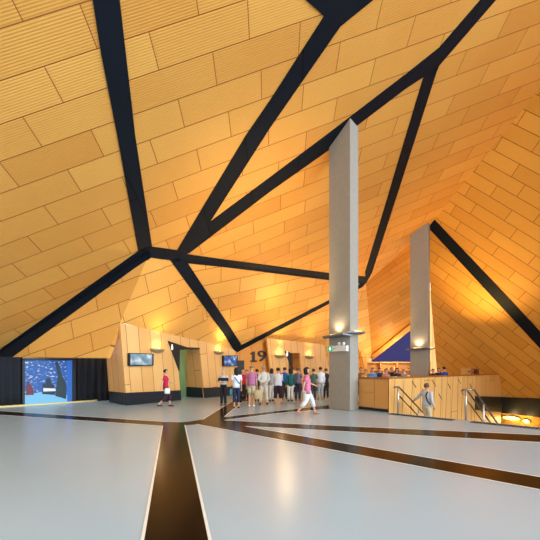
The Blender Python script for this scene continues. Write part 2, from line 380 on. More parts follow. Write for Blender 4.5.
# sill / ledge below
bm = bmesh.new(); a = PC.hit(-60, 400); c = PC.hit(97, 400); a.z = c.z = 0
sheet(bm, [a+PC.n*.55+V3((0, 0, .05)), c+PC.n*.35+V3((0, 0, .05)), c+V3((0, 0, .05)), a+V3((0, 0, .05))], V3((0, 0, 1)), .05, c-a)
tag(frombm('trim_16', bm, mat('pale_threshold', (226, 200, 130), .4)), kind='structure')
# screen
sc = empty('video_screen', PC.hit(48, 404)); sc.location.z = .06
tag(sc, 'tall lit blue video screen showing a harbour-like picture between black curtains', 'screen')
inv = Matrix.Translation(-V3(sc.location))
PCs = Plane(s0+PC.n*.22, s1+PC.n*.22, s0+PC.n*.22+V3((0, 0, 1)))
def scr(name, px, m, off=0, th=.03):
    bm = bmesh.new(); pts = [PCs.hit(x, y)+PCs.n*off-V3(sc.location) for x, y in px]
    e = (PCs.hit(73, 380)-PCs.hit(24, 380)); sheet(bm, pts, PCs.n, th, e); tri_ok(bm); return frombm(name, bm, m, sc)
sm_ = bpy.data.materials.new('screen_picture'); sm_.use_nodes = True; nt = sm_.node_tree; N = nt.nodes; L = nt.links; b = N['Principled BSDF']
uv = N.new('ShaderNodeTexCoord'); mp = N.new('ShaderNodeMapping'); mp.inputs['Scale'].default_value = (1, 1, 2.0); L.new(uv.outputs['Object'], mp.inputs[0])
n_ = N.new('ShaderNodeTexNoise'); n_.inputs['Scale'].default_value = 7.5; n_.inputs['Detail'].default_value = 3; L.new(mp.outputs[0], n_.inputs[0])
cr = N.new('ShaderNodeValToRGB'); cr.color_ramp.interpolation = 'LINEAR'
el = cr.color_ramp.elements; el[0].position = .0; el[0].color = lin((14, 40, 100)); el[1].position = .52; el[1].color = lin((24, 84, 168))
for p, c in ((.6, (36, 110, 190)), (.64, (200, 210, 215)), (.72, (240, 220, 190))):
    q = el.new(p); q.color = lin(c)
L.new(n_.outputs['Fac'], cr.inputs[0]); L.new(cr.outputs[0], b.inputs['Emission Color']); b.inputs['Emission Strength'].default_value = 1.0
b.inputs['Base Color'].default_value = (.01, .02, .05, 1)
def em(name, c, s=1.0): return mat(name, (10, 10, 10), .5, emit=c, es=s)
scr('screen_picture', [(24.5, 404), (24.5, 360.5), (72, 360.5), (72, 402)], sm_)
scr('pale_foreground', [(24.5, 404.4), (24.5, 396), (40, 392), (60, 394), (67, 395), (67, 402.3)], em('em_pale', (120, 196, 240)), .02)
scr('blue_margin', [(67, 402.4), (67, 360.5), (72, 360.5), (72, 402)], em('em_blue', (36, 104, 200)), .02)
scr('dark_hull', [(42, 394), (43, 384), (46, 383), (47, 378), (50, 378), (51, 383), (54, 386), (55, 395)], em('em_dark', (10, 26, 60)), .03)
scr('white_bow', [(43, 391.5), (43, 388), (55, 388.5), (55, 391)], em('em_white', (230, 240, 250)), .04)
scr('red_figure', [(26, 395), (26.5, 386), (28, 381), (30, 384), (33, 388), (33.5, 395)], em('em_red', (110, 22, 50)), .03)
scr('dark_mast', [(55, 396), (58, 376), (55, 362), (58, 362), (62, 376), (66, 384), (66, 399)], em('em_green', (20, 50, 60)), .03)
scr('frame', [(22, 405.5), (22, 359), (24.5, 359), (24.5, 405.5)], black_m, .06, .15)
scr('frame', [(72, 403.2), (72, 359), (75.5, 359), (75.5, 403.2)], black_m, .06, .15)
scr('frame', [(22, 360.5), (22, 358), (75.5, 358.4), (75.5, 360.5)], black_m, .06, .15)

# ---------------------------------------------------------------- wall televisions
def tv(P, px, label, pic):
    cx = sum(p[0] for p in px)/4; cy = sum(p[1] for p in px)/4
    t = empty('television', P.hit(cx, cy)+P.n*.1); tag(t, label, 'television', 'wall televisions on the kiosk block')
    def pane(name, k, off, th, m):
        bm = bmesh.new(); pts = [P.hit(cx+(x-cx)*k, cy+(y-cy)*k)+P.n*off-V3(t.location) for x, y in px]
        sheet(bm, pts, P.n, th); return frombm(name, bm, m, t)
    pane('housing', 1.0, .14, .1, black_m)
    pane('wall_bracket', .4, .05, .05, dark_metal)
    pane('screen', .88, .143, .01, pic)
def picmat(name, c0, c1, c2, sc_):
    m = bpy.data.materials.new(name); m.use_nodes = True; nt = m.node_tree; b = nt.nodes['Principled BSDF']
    tc = nt.nodes.new('ShaderNodeTexCoord'); nz = nt.nodes.new('ShaderNodeTexNoise'); nz.inputs['Scale'].default_value = sc_; nt.links.new(tc.outputs['Object'], nz.inputs[0])
    cr = nt.nodes.new('ShaderNodeValToRGB'); e = cr.color_ramp.elements; e[0].position = .35; e[0].color = lin(c0); e[1].position = .52; e[1].color = lin(c1); q = e.new(.66); q.color = lin(c2)
    nt.links.new(nz.outputs['Fac'], cr.inputs[0]); nt.links.new(cr.outputs[0], b.inputs['Emission Color']); b.inputs['Emission Strength'].default_value = 1
    b.inputs['Base Color'].default_value = (.02, .02, .02, 1); return m
tv(PB, [(127, 365.7), (127, 353), (151.7, 353.8), (151.7, 365.6)], 'wall television left of the recessed doorway, showing a pale grey-blue landscape', picmat('pic_a', (84, 120, 148), (140, 172, 190), (226, 232, 230), 2.2))
tv(PB, [(221.6, 366.2), (221.6, 355.6), (236, 355.4), (236, 366)], 'smaller-looking wall television right of the recessed doorway, showing deep blue sea', picmat('pic_b', (10, 36, 96), (40, 100, 170), (190, 214, 235), 2.6))

# ---------------------------------------------------------------- pictogram signs
def tri_sign(P, tri, circ, label, r):
    t = empty('restroom_sign', P.hit(*tri[0])); tag(t, label, 'sign', 'triangular restroom signs by the doorways')
    o = V3(t.location)
    bm = bmesh.new(); sheet(bm, [P.hit(*p)+P.n*.07-o for p in tri], P.n, .06); frombm('sign_plate', bm, mat('sign_black', (16, 20, 26), .5), t)
    c = P.hit(*circ)+P.n*.085-o; e = P.n.cross(V3((0, 0, 1))).normalized(); up = e.cross(P.n)
    if up.z < 0: up = -up
    bm = bmesh.new()
    sheet(bm, [c+e*(.55*r*math.cos(k*math.pi/8))+up*(.55*r*math.sin(k*math.pi/8))+up*r*1.35 for k in range(16)], P.n, .015)
    sheet(bm, [c+e*(.8*r*math.cos(k*math.pi/8))*1.0+up*(1.3*r*math.sin(k*math.pi/8))-up*r*.3 for k in range(16)], P.n, .015)
    frombm('person_pictogram', bm, mat('pictogram', (235, 240, 240), .4, emit=(235, 240, 240), es=.5), t)
tri_sign(PB, [(167.5, 341), (186, 347.2), (179, 350), (178.6, 371)], (171, 347.5), 'black triangular sign with white figure beside the green door', .085)
tri_sign(P2, [(284.5, 351), (290, 353), (291.5, 369)], (286.3, 354), 'small black triangular sign with white figure on the farther kiosk', .11)

# section number: two digits as real solids on the wall
def digit(ch, px):
    cu = bpy.data.curves.new('section_number', 'FONT'); cu.body = ch; cu.size = 1.0; cu.extrude = .03; cu.offset = .012
    o = bpy.data.objects.new('tmp', cu); C.objects.link(o); bpy.context.view_layer.update()
    dg = bpy.context.evaluated_depsgraph_get(); me = bpy.data.meshes.new_from_object(o.evaluated_get(dg)); bpy.data.objects.remove(o)
    e = (w1-w0).normalized()
    xs = [v.co.x for v in me.vertices]; ys = [v.co.y for v in me.vertices]; sx = max(xs)-min(xs); sy = max(ys)-min(ys)
    a = PW.hit(px[0], px[3]); c = PW.hit(px[1], px[2]); wdt = (c-a).dot(e); hgt = (c-a).z
    for v in me.vertices:
        p = a + e*((v.co.x-min(xs))/sx*wdt) + V3((0, 0, (v.co.y-min(ys))/sy*hgt)) + PW.n*(.03+v.co.z)
        v.co = p
    return me
def digit_one():
    bm = bmesh.new()
    g = lambda x, y: PW.hit(x, y)+PW.n*.06
    sheet(bm, [g(252.2, 361.9), g(254.6, 361.9), g(254.6, 351.4), g(253.2, 351.4), g(250.4, 353), g(250.4, 354.6), g(252.2, 353.9)], PW.n, .06)
    sheet(bm, [g(250.2, 362), g(256.6, 361.8), g(256.6, 360.3), g(250.2, 360.5)], PW.n, .06)
    bmesh.ops.recalc_face_normals(bm, faces=bm.faces); me = bpy.data.meshes.new('section_number'); bm.to_mesh(me); bm.free(); return me
num = link('section_number', digit_one(), mat('number_dark', (50, 38, 26), .5))
tag(num, 'large dark numeral 1 fixed on the wooden wall above the queue', 'numeral', 'wall numerals reading nineteen')
num = link('section_number', digit('9', (257.4, 265.6, 350.6, 361.4)), mat('number_dark', (50, 38, 26), .5))
tag(num, 'large dark numeral 9 fixed on the wooden wall above the queue', 'numeral', 'wall numerals reading nineteen')

# ---------------------------------------------------------------- sconces
def light(name, kind, loc, e, col=(1, .72, .36), size=.1, rot=None, spot=1.2, blend=.8):
    l = bpy.data.lights.new(name, kind); l.energy = e; l.color = col
    if kind in ('POINT', 'SPOT'): l.shadow_soft_size = size
    if kind == 'SPOT': l.spot_size = spot; l.spot_blend = blend
    if kind == 'AREA': l.size = size
    o = bpy.data.objects.new(name, l); C.objects.link(o); o.location = loc
    if rot is not None: o.rotation_euler = rot
    return o
glow = mat('lamp_glow', (255, 220, 150), .5, emit=(255, 214, 130), es=3)
def sconce(P, px, py, label, e=60, w=.42):
    p = P.hit(px, py); t = empty('wall_sconce', p); tag(t, label, 'wall lamp', 'half-bowl uplighters on the kiosk walls')
    n = P.n.copy(); n.z = 0; n.normalize(); ex = V3((-n.y, n.x, 0))
    bm = bmesh.new(); rings = []
    for j in range(5):
        a = j/4*math.pi/2; r = w*math.sin(a)+.02; z = -w*.45*math.cos(a)
        rings.append([bm.verts.new(ex*r*math.cos(k*math.pi/10) + n*(r*.6*math.sin(k*math.pi/10)+.01) + V3((0, 0, z))) for k in range(11)])
    for a, c in zip(rings, rings[1:]):
        for k in range(10): bm.faces.new((a[k], a[k+1], c[k+1], c[k]))
    o = frombm('lamp_shade', bm, mat('sconce_metal', (170, 150, 110), .4, .3), t, True); o.modifiers.new('s', 'SOLIDIFY').thickness = .02
    bm = bmesh.new(); box(bm, n*.03+V3((0, 0, -.05)), (.12, .05, .18), math.atan2(ex.y, ex.x)); frombm('mounting_plate', bm, grey_metal, t)
    bm = bmesh.new(); tube(bm, [n*.12+V3((0, 0, -.06)), n*.12+V3((0, 0, .03))], .05); frombm('bulb', bm, glow, t)
    light('sconce_light', 'POINT', p+n*.22+V3((0, 0, .2)), e*.2, (1, .72, .34), .06)
    light('sconce_beam', 'SPOT', p+n*.42+V3((0, 0, .25)), e*4.5, (1, .66, .26), .1, (n*.35+V3((0, 0, 1))).to_track_quat('-Z', 'Y').to_euler(), 2.3, 1)
sconce(PB, 157, 349, 'half-bowl uplighter left of the black triangle sign, above the nearest television', 45)
sconce(PB, 218.5, 351.5, 'half-bowl uplighter above the deep blue television', 45)
sconce(P2, 279.3, 355, 'half-bowl uplighter left of the farther kiosk doorway', 60, .5)
sconce(P2, 309, 356, 'half-bowl uplighter right of the farther kiosk doorway', 60, .5)

# ---------------------------------------------------------------- concrete columns
def column(pl, pc, pr, zt, label):
    o = empty('concrete_column', (pc.x, pc.y, 0)); tag(o, label, 'column', 'concrete columns')
    O = V3((pc.x, pc.y, 0)); base = [pl-O, pc-O, pr-O, pl+pr-pc-O]
    for p in base: p.z = 0
    bm = bmesh.new(); lo = [bm.verts.new(p) for p in base]; hi = [bm.verts.new(p+V3((0, 0, zt))) for p in base]
    bm.faces.new(lo[::-1]); bm.faces.new(hi)
    for i in range(4): bm.faces.new((lo[i], lo[(i+1) % 4], hi[(i+1) % 4], hi[i]))
    s = frombm('shaft', bm, concrete, o); bevel(s, .02); return o
p1l = V3((2.45, 14.95, 0)); p1c = V3((3.135, 14.07, 0)); p1r = V3((3.60, 14.66, 0))
col1 = column(p1l, p1c, p1r, 12.2, 'tall angular concrete column nearest the camera, rising to the dark ceiling strip')
p2l = V3((9.62, 24.7, 0)); p2c = V3((10.60, 24.1, 0)); p2r = V3((10.98, 24.7, 0))
col2 = column(p2l, p2c, p2r, 12.2, 'farther concrete column standing behind the timber stair balustrade')
def fin(root, a, b, z, out, label_pts=None):
    """wing plate projecting from a column face"""
    O = V3(root.location); e = (b-a).normalized(); n = V3((e.y, -e.x, 0))
    if n.dot(V3((0, 0, 0))-a) < 0 and n.y > 0: n = -n
    if n.y > 0: n = -n
    bm = bmesh.new(); Z = V3((0, 0, z))
    pts = [a-e*.3+Z, a+e*.02+n*out+Z, b-e*.02+n*out*1.05+Z+V3((0, 0, .05)), b+e*.12+Z]
    sheet(bm, [p-O for p in pts], V3((0, 0, 1)), .07)
    f = frombm('uplight_wing', bm, grey_metal, root); bevel(f, .01)
    c = (a+b)/2+n*.16+Z
    bm = bmesh.new(); box(bm, c-O+V3((0, 0, .03)), ((b-a).length*.55, .12, .05), math.atan2(e.y, e.x)); frombm('lamp', bm, glow, root)
    return c, n, e
c, n, e = fin(col1, p1l, p1c, 2.98, .4)
light('column_light', 'SPOT', c+V3((0, 0, .12)), 60, (1, .78, .46), .12, Euler((math.pi-.02, 0, 0)), 2.6, 1)
light('column_beam', 'SPOT', c+n*.35+V3((-.3, -.5, .1)), 1300, (1, .66, .25), .3, (V3((-.5, .45, 1))).to_track_quat('-Z', 'Y').to_euler(), 1.5, 1)
c, n, e = fin(col1, p1c, p1r, 3.1, .3)
c, n, e = fin(col2, p2l, p2c, 3.05, .45)
light('column_light', 'SPOT', c+V3((0, 0, .12)), 90, (1, .78, .46), .12, Euler((math.pi-.02, 0, 0)), 2.6, 1)
light('column_beam', 'SPOT', c+n*.4+V3((-.9, 0, .1)), 800, (1, .55, .12), .3, (V3((-.6, .3, 1))).to_track_quat('-Z', 'Y').to_euler(), 2.2, 1)
c, n, e = fin(col2, p2c, p2r, 3.05, .3)
light('column_beam', 'SPOT', c+n*.6+V3((.9, -.2, .1)), 1500, (1, .62, .2), .3, (V3((.25, -.1, 1))).to_track_quat('-Z', 'Y').to_euler(), 1.9, 1)
# exit sign + emergency light box on the near column's left face
PE = Plane(p1l, p1c, p1l+V3((0, 0, 1)))
def boxpx(name, px0, px1, py0, py1, off, th, m, parent):
    bm = bmesh.new(); O = V3(parent.location)
    sheet(bm, [PE.hit(px0, py1)+PE.n*off-O, PE.hit(px1, py1)+PE.n*off-O, PE.hit(px1, py0)+PE.n*off-O, PE.hit(px0, py0)+PE.n*off-O], PE.n, th); return frombm(name, bm, m, parent)
ex = empty('exit_sign', PE.hit(333, 349)); tag(ex, 'green and white running-man exit sign on the near column', 'sign')
boxpx('sign_box', 329, 337.6, 346, 351.6, .1, .1, white_m, ex)
gm = mat('exit_green', (20, 150, 90), .5, emit=(20, 160, 95), es=.8)
boxpx('green_panel', 329.4, 334, 346.5, 351.2, .11, .02, gm, ex)
wm = mat('exit_white', (240, 245, 240), .5, emit=(240, 250, 240), es=.7)
boxpx('pictogram', 331.4, 332.4, 347.4, 350.6, .12, .015, wm, ex)
boxpx('pictogram', 330.7, 332.9, 348.4, 349.1, .12, .015, wm, ex)
boxpx('arrow', 334.8, 336.8, 348.4, 349.4, .115, .015, gm, ex)
eb = empty('emergency_light', PE.hit(344, 349)); tag(eb, 'white twin-head emergency light box right of the exit sign', 'emergency light')
boxpx('housing', 338, 348.6, 345.5, 351.2, .13, .13, white_m, eb)
for x in (341.3, 345.6):
    bm = bmesh.new(); p = PE.hit(x, 343.8)+PE.n*.12-V3(eb.location); bmesh.ops.create_uvsphere(bm, u_segments=10, v_segments=8, radius=.065, matrix=Matrix.Translation(p)); 
    tube(bm, [p, p-V3((0, 0, .1))], .02, 8)
    frombm('lamp_head', bm, white_m, eb, True)

# ---------------------------------------------------------------- timber balustrade round the stair
OB = V3(P1)
bal = empty('timber_balustrade', P1); tag(bal, 'long birch plywood balustrade with brown capping enclosing the staircase', 'balustrade')
H_ = 1.3
lx = V3((3.62, 14.72, 0)); le = (P1-lx).normalized(); ln = V3((le.y, -le.x, 0)); ln = ln if ln.y < 0 else -ln
rn = V3((BDn.y, -BDn.x, 0))                      # faces the stair
def slab(name, a, b, z0, z1, n, th, m, parent, u=V3((0, 0, 1))):
    bm = bmesh.new(); O = V3(parent.location) if parent else V3((0, 0, 0))
    sheet(bm, [a-O+V3((0, 0, z0)), b-O+V3((0, 0, z0)), b-O+V3((0, 0, z1)), a-O+V3((0, 0, z1))], n, th, u); return frombm(name, bm, m, parent)
smooth_birch = mat('birch_door', (214, 152, 80), .35, noise=.08, nscale=3)
core = slab('core', lx-ln*.03, P1-ln*.03, .0, H_-.04, ln, .3, smooth_birch, bal)
mid_ = lx.lerp(P1, .56)
slab('cabinet_door', lx+le*.02, mid_-le*.012, .73, H_-.06, ln, .03, smooth_birch, bal)
slab('cabinet_door', lx+le*.02, mid_-le*.012, .14, .71, ln, .03, smooth_birch, bal)
slab('cabinet_door', mid_+le*.012, P1-le*.015, .14, H_-.06, ln, .03, smooth_birch, bal)
slab('kick_plinth', lx, P1, 0.005, .11, ln, .03, plinth_m, bal)
slab('well_face', P1+rn*.025, P1+BDn*BL+rn*.025, -4.6, H_-.04, rn, .022, wood_panel, bal)
cap = mat('cap_brown', (150, 92, 40), .35, noise=.1, nscale=4)
slab('capping', lx-le*.05+ln*.03, P1+ln*.03, H_-.04, H_+.02, ln, .36, cap, bal)
slab('capping', P1+rn*.03, P1+BDn*BL+rn*.03, H_-.04, H_+.025, rn, .36, cap, bal)
# slanted slots cut in the face
for (x, z) in ((2.1, 1.12), (1.0, .55), (3.2, .75), (4.4, 1.1), (5.2, .45), (6.5, .9), (8.1, 1.12), (8.6, .5), (10.2, .8), (1.9, .1)):
    bm = bmesh.new(); a = BDn*x + V3((0, 0, z)); b_ = a + BDn*.42+V3((0, 0, -.26)); up = V3((0, 0, .028))
    sheet(bm, [a-up+rn*.036, b_-up+rn*.036, b_+up+rn*.036, a+up+rn*.036], rn, .012); frombm('slot', bm, mat('slot_dark', (92, 58, 26), .7), bal)
# thin slanted joints
for k in range(14):
    bm = bmesh.new(); x = .5+k*.85; a = BDn*(x) + V3((0, 0, H_-.05)); b_ = BDn*(x-.45+(.25 if k % 3 == 0 else 0)) + V3((0, 0, -1.6)); s = BDn*.012
    sheet(bm, [b_-s+rn*.034, b_+s+rn*.034, a+s+rn*.034, a-s+rn*.034], rn, .008); frombm('joint', bm, mat('joint_brown', (150, 98, 44), .6), bal)

# black band on the leaning wall beyond the stair
bm = bmesh.new()
pts = [F8.hit(474, 396)+F8.n*.05, F8.hit(640, 402)+F8.n*.05, F8.hit(640, 428)+F8.n*.05, F8.hit(474, 409.5)+F8.n*.05]
sheet(bm, pts, F8.n, .1)
PBL = Plane(P1+rn*.03, P1+BDn+rn*.03, P1+rn*.03+V3((0, 0, 1)))
sheet(bm, [PBL.hit(x, y)+PBL.n*.03 for x, y in ((475, 396), (501.5, 396.9), (501.5, 412.4), (475, 409.8))], PBL.n, .05); tag(frombm('trim_17', bm, black_m), kind='structure')

# staircase (down to the right, away from the camera)
st = empty('staircase', P1 + ED*.2); tag(st, 'pale staircase descending beside the timber balustrade', 'stairs')
stw = 5.2
for k in range(12):
    bm = bmesh.new(); a = ED*0 + INW*(.3*k); z = -.17*(k+1)
    sheet(bm, [a+V3((0, 0, z)), a+ED*stw+V3((0, 0, z)), a+ED*stw+INW*.3+V3((0, 0, z)), a+INW*.3+V3((0, 0, z))], V3((0, 0, 1)), .17)
    frombm('step', bm, mat('step_grey', (190, 192, 190), .5), st)
bm = bmesh.new()
a = INW*3.62; z = -.17*13
sheet(bm, [a+V3((0, 0, z)), a+ED*stw+V3((0, 0, z)), a+ED*stw+INW*5+V3((0, 0, z)), a+INW*5+V3((0, 0, z))], V3((0, 0, 1)), .17); frombm('landing', bm, mat('step_grey', (190, 192, 190), .5), st)

# handrails
rail_m = mat('rail_metal', (96, 92, 86), .35, .8)
def handrail(base, sh, label, doubled=False):
    t = empty('handrail', base); tag(t, label, 'handrail', 'steel handrails of the staircase')
    dn = (INW + V3((0, 0, -.57)))
    for s, nm in ((.98, 'top_rail'), (.62, 'lower_rail')):
        bm = bmesh.new(); pts = [-INW*.28+V3((0, 0, s-.02)), -INW*.2+V3((0, 0, s)), INW*.05+V3((0, 0, s))] + [INW*.05+V3((0, 0, s))+dn*q for q in (.5, 1.5, 3.2)]
        if s < .9: pts = [V3((0, 0, s)), INW*.1+V3((0, 0, s))] + [INW*.1+V3((0, 0, s))+dn*q for q in (.5, 1.5, 3.2)]
        tube(bm, pts, .028 if s > .9 else .02, 10); frombm(nm, bm, rail_m if s > .9 else dark_metal, t, True)
    for q in (0, 1.6, 3.1):
        bm = bmesh.new(); p = INW*q; tube(bm, [p+V3((0, 0, -.57*q-.15*(q > 0))), p+V3((0, 0, -.57*q+.98))], .032, 10); frombm('post', bm, steel, t, True)
    if doubled:
        sd_ = ED*.22
        bm = bmesh.new(); pts = [sd_-INW*.15+V3((0, 0, .98)), sd_+INW*.05+V3((0, 0, .98))]+[sd_+INW*.05+V3((0, 0, .98))+dn*q for q in (.5, 1.5, 3.2)]
        tube(bm, pts, .028, 10); frombm('top_rail', bm, rail_m, t, True)
        bm = bmesh.new(); tube(bm, [-INW*.15+V3((0, 0, .98)), sd_-INW*.15+V3((0, 0, .98))], .028, 10); frombm('cross_bar', bm, steel, t, True)
        bm = bmesh.new(); tube(bm, [sd_+INW*.9+V3((0, 0, -.65)), sd_+INW*.9+V3((0, 0, .47))], .028, 10); frombm('post', bm, steel, t, True)
e0 = P1 + ED*.42 + INW*.0
handrail(e0+V3((0, 0, 0)) - INW*.04, 0, 'steel handrail beside the timber balustrade, held by the descending man')
handrail(P1 + ED*2.75 - INW*.06, 0, 'doubled steel handrail farther from the balustrade, right of the descending man', True)
# tactile strips at the head of the stair
tact = mat('tactile_dark', (30, 30, 32), .8, spec=.1); 
def tactile(t0, t1, label):
    o = empty('tactile_strip', P1+ED*t0-INW*.2); tag(o, label, 'floor strip', 'ribbed strips at the head of the stair')
    L_ = t1-t0; bm = bmesh.new(); a = V3((0, 0, .008))
    sheet(bm, [a-INW*.32, a+ED*L_-INW*.32, a+ED*L_, a], V3((0, 0, 1)), .006); frombm('base_plate', bm, mat('tactile_pale', (104, 106, 104), .5), o)
    bm = bmesh.new(); n = int(L_/.09)
    for k in range(n):
        p = ED*(.03+k*.09) + V3((0, 0, .016)); sheet(bm, [p-INW*.31, p+ED*.045-INW*.31, p+ED*.045-INW*.01, p-INW*.01], V3((0, 0, 1)), .008)
    r = frombm('ribs', bm, tact, o); r['kind'] = 'stuff'
tactile(.25, 2.5, 'dark ribbed floor strip behind the descending man')
tactile(3.0, 8.4, 'longer dark ribbed floor strip running to the right picture edge')
# lamps low in the stairwell
for (px, py, w, lb) in ((512, 417.3, .6, 'long glowing recessed lamp low on the stairwell wall'), (527, 420.5, .22, 'small round glowing lamp low on the stairwell wall')):
    p = F8.hit(px, py)+F8.n*.12; t = empty('stairwell_lamp', p); tag(t, lb, 'lamp', 'lamps low in the stairwell')
    e = F8.n.cross(V3((0, 0, 1))).normalized(); up = e.cross(F8.n)
    bm = bmesh.new(); pts = [e*w*1.1*math.cos(k*math.pi/6)+up*.2*math.sin(k*math.pi/6) for k in range(12)]; sheet(bm, pts, F8.n, .1); frombm('housing', bm, grey_metal, t)
    bm = bmesh.new(); pts = [e*w*math.cos(k*math.pi/6)+up*.16*math.sin(k*math.pi/6)+F8.n*.02 for k in range(12)]; sheet(bm, pts, F8.n, .02); frombm('lens', bm, mat('warm_lens', (255, 220, 120), .5, emit=(255, 200, 90), es=5), t)
    light('stairwell_light', 'POINT', p+F8.n*.35, 45, (1, .66, .25), .2)

# ---------------------------------------------------------------- bar beyond the balustrade
bar = empty('bar_back', (12.2, 34.5, 0)); tag(bar, 'lit timber back bar with shelves against the dark blue wall', 'bar')
bm = bmesh.new(); box(bm, V3((0, 0, .55)), (6.6, .6, 1.1)); frombm('cabinet', bm, smooth_birch, bar)
for z in (1.6, 2.3):
    bm = bmesh.new(); box(bm, V3((0, .15, z)), (6.4, .35, .06)); frombm('shelf', bm, smooth_birch, bar)
for x in (-3.2, -1.6, 0, 1.6, 3.2):
    bm = bmesh.new(); box(bm, V3((x, .15, 1.75)), (.08, .35, 1.3)); frombm('upright', bm, smooth_birch, bar)
bm = bmesh.new(); box(bm, V3((0, .36, 1.75)), (6.5, .06, 1.3)); frombm('back_panel', bm, mat('bar_backing', (180, 120, 50), .5, noise=.1), bar)
cols = [(40, 70, 50), (120, 60, 30), (200, 190, 150), (60, 30, 20), (150, 40, 40), (220, 210, 190)]
for i in range(18):
    z = 1.102 if i % 2 else 1.632
    bm = bmesh.new(); x = 12.2-3.0+i*.34; tube(bm, [(0, 0, 0), (0, 0, .2), (0, 0, .25), (0, 0, .34)], [.05, .05, .02, .02], 10)
    o = frombm('bottle', bm, mat('glass_%d' % (i % 6), cols[i % 6], .2), None, True); o.location = (x, 34.5+.05, z)
    tag(o, ('small bottle on the back bar shelf in front of the blue wall' if z > 1.3 else 'small bottle on the back bar worktop, below the shelf'), 'bottle', 'bottles on the back bar shelf' if z > 1.3 else 'bottles on the back bar worktop')
# servery with cartons at the right end
sv = empty('servery_counter', at(478, 370, 24.3)); sv.location.z = 0
sv.location = P1+BDn*14.6-rn*1.1; tag(sv, 'low timber servery counter behind the far right end of the balustrade', 'counter')
rzb = math.atan2(BDn.y, BDn.x)
bm = bmesh.new(); box(bm, V3((0, 0, .55)), (3.4, .6, 1.1), rzb); frombm('cabinet', bm, smooth_birch, sv)
bm = bmesh.new(); box(bm, V3((0, 0, 1.12)), (3.5, .7, .05), rzb); frombm('worktop', bm, cap, sv)
for i, (q, w, h, c, lb) in enumerate(((1.1, .3, .55, (120, 70, 40), 'brown carton at the right end of the servery'), (.45, .5, .45, (96, 40, 30), 'dark red carton second from the right on the servery'), (-.3, .6, .5, (190, 130, 70), 'tan open carton in the middle of the servery'), (-1.1, .7, .58, (214, 160, 92), 'largest tan carton at the left end of the servery'))):
    p = V3(sv.location)+BDn*q; t = empty('carton', p+V3((0, 0, 1.146)), rzb); tag(t, lb, 'box', 'cartons on the servery')
    cm_ = mat('carton_%d' % i, c, .8, noise=.1)
    bm = bmesh.new(); box(bm, V3((0, 0, h/2)), (w, .4, h)); bevel(frombm('body', bm, cm_, t), .01)
    bm = bmesh.new(); box(bm, V3((0, 0, h*.62)), (w*.9, .41, .05)); frombm('tape', bm, mat('tape', (60, 40, 24), .5), t)

# ---------------------------------------------------------------- people
def skinned(name, chains, material, parent, sub=1, root=(0, 0)):
    me = bpy.data.meshes.new(name); verts = []; edges = []; rad = []; idx = {}
    def vid(p, r):
        k = tuple(round(c, 4) for c in p)
        if k in idx: return idx[k]
        idx[k] = len(verts); verts.append(p); rad.append(r); return idx[k]
    for ch in chains:
        prev = None
        for p, r in ch:
            v = vid(p, r)
            if prev is not None and prev != v: edges.append((prev, v))
            prev = v
    me.from_pydata(verts, edges, []); o = bpy.data.objects.new('tmp', me); C.objects.link(o)
    md = o.modifiers.new('skin', 'SKIN'); md.use_smooth_shade = True
    for i, sv_ in enumerate(me.skin_vertices[0].data): sv_.radius = (rad[i][0], rad[i][1]) if isinstance(rad[i], tuple) else (rad[i], rad[i])
    me.skin_vertices[0].data[0].use_root = True
    s = o.modifiers.new('sub', 'SUBSURF'); s.levels = sub; s.render_levels = sub
    dg = bpy.context.evaluated_depsgraph_get(); m2 = bpy.data.meshes.new_from_object(o.evaluated_get(dg))
    bpy.data.objects.remove(o)
    for p in m2.polygons: p.use_smooth = True
    m2.name = name
    return link(name, m2, material, parent)
SK = [(214, 160, 128), (196, 140, 108), (226, 178, 150), (150, 100, 72)]
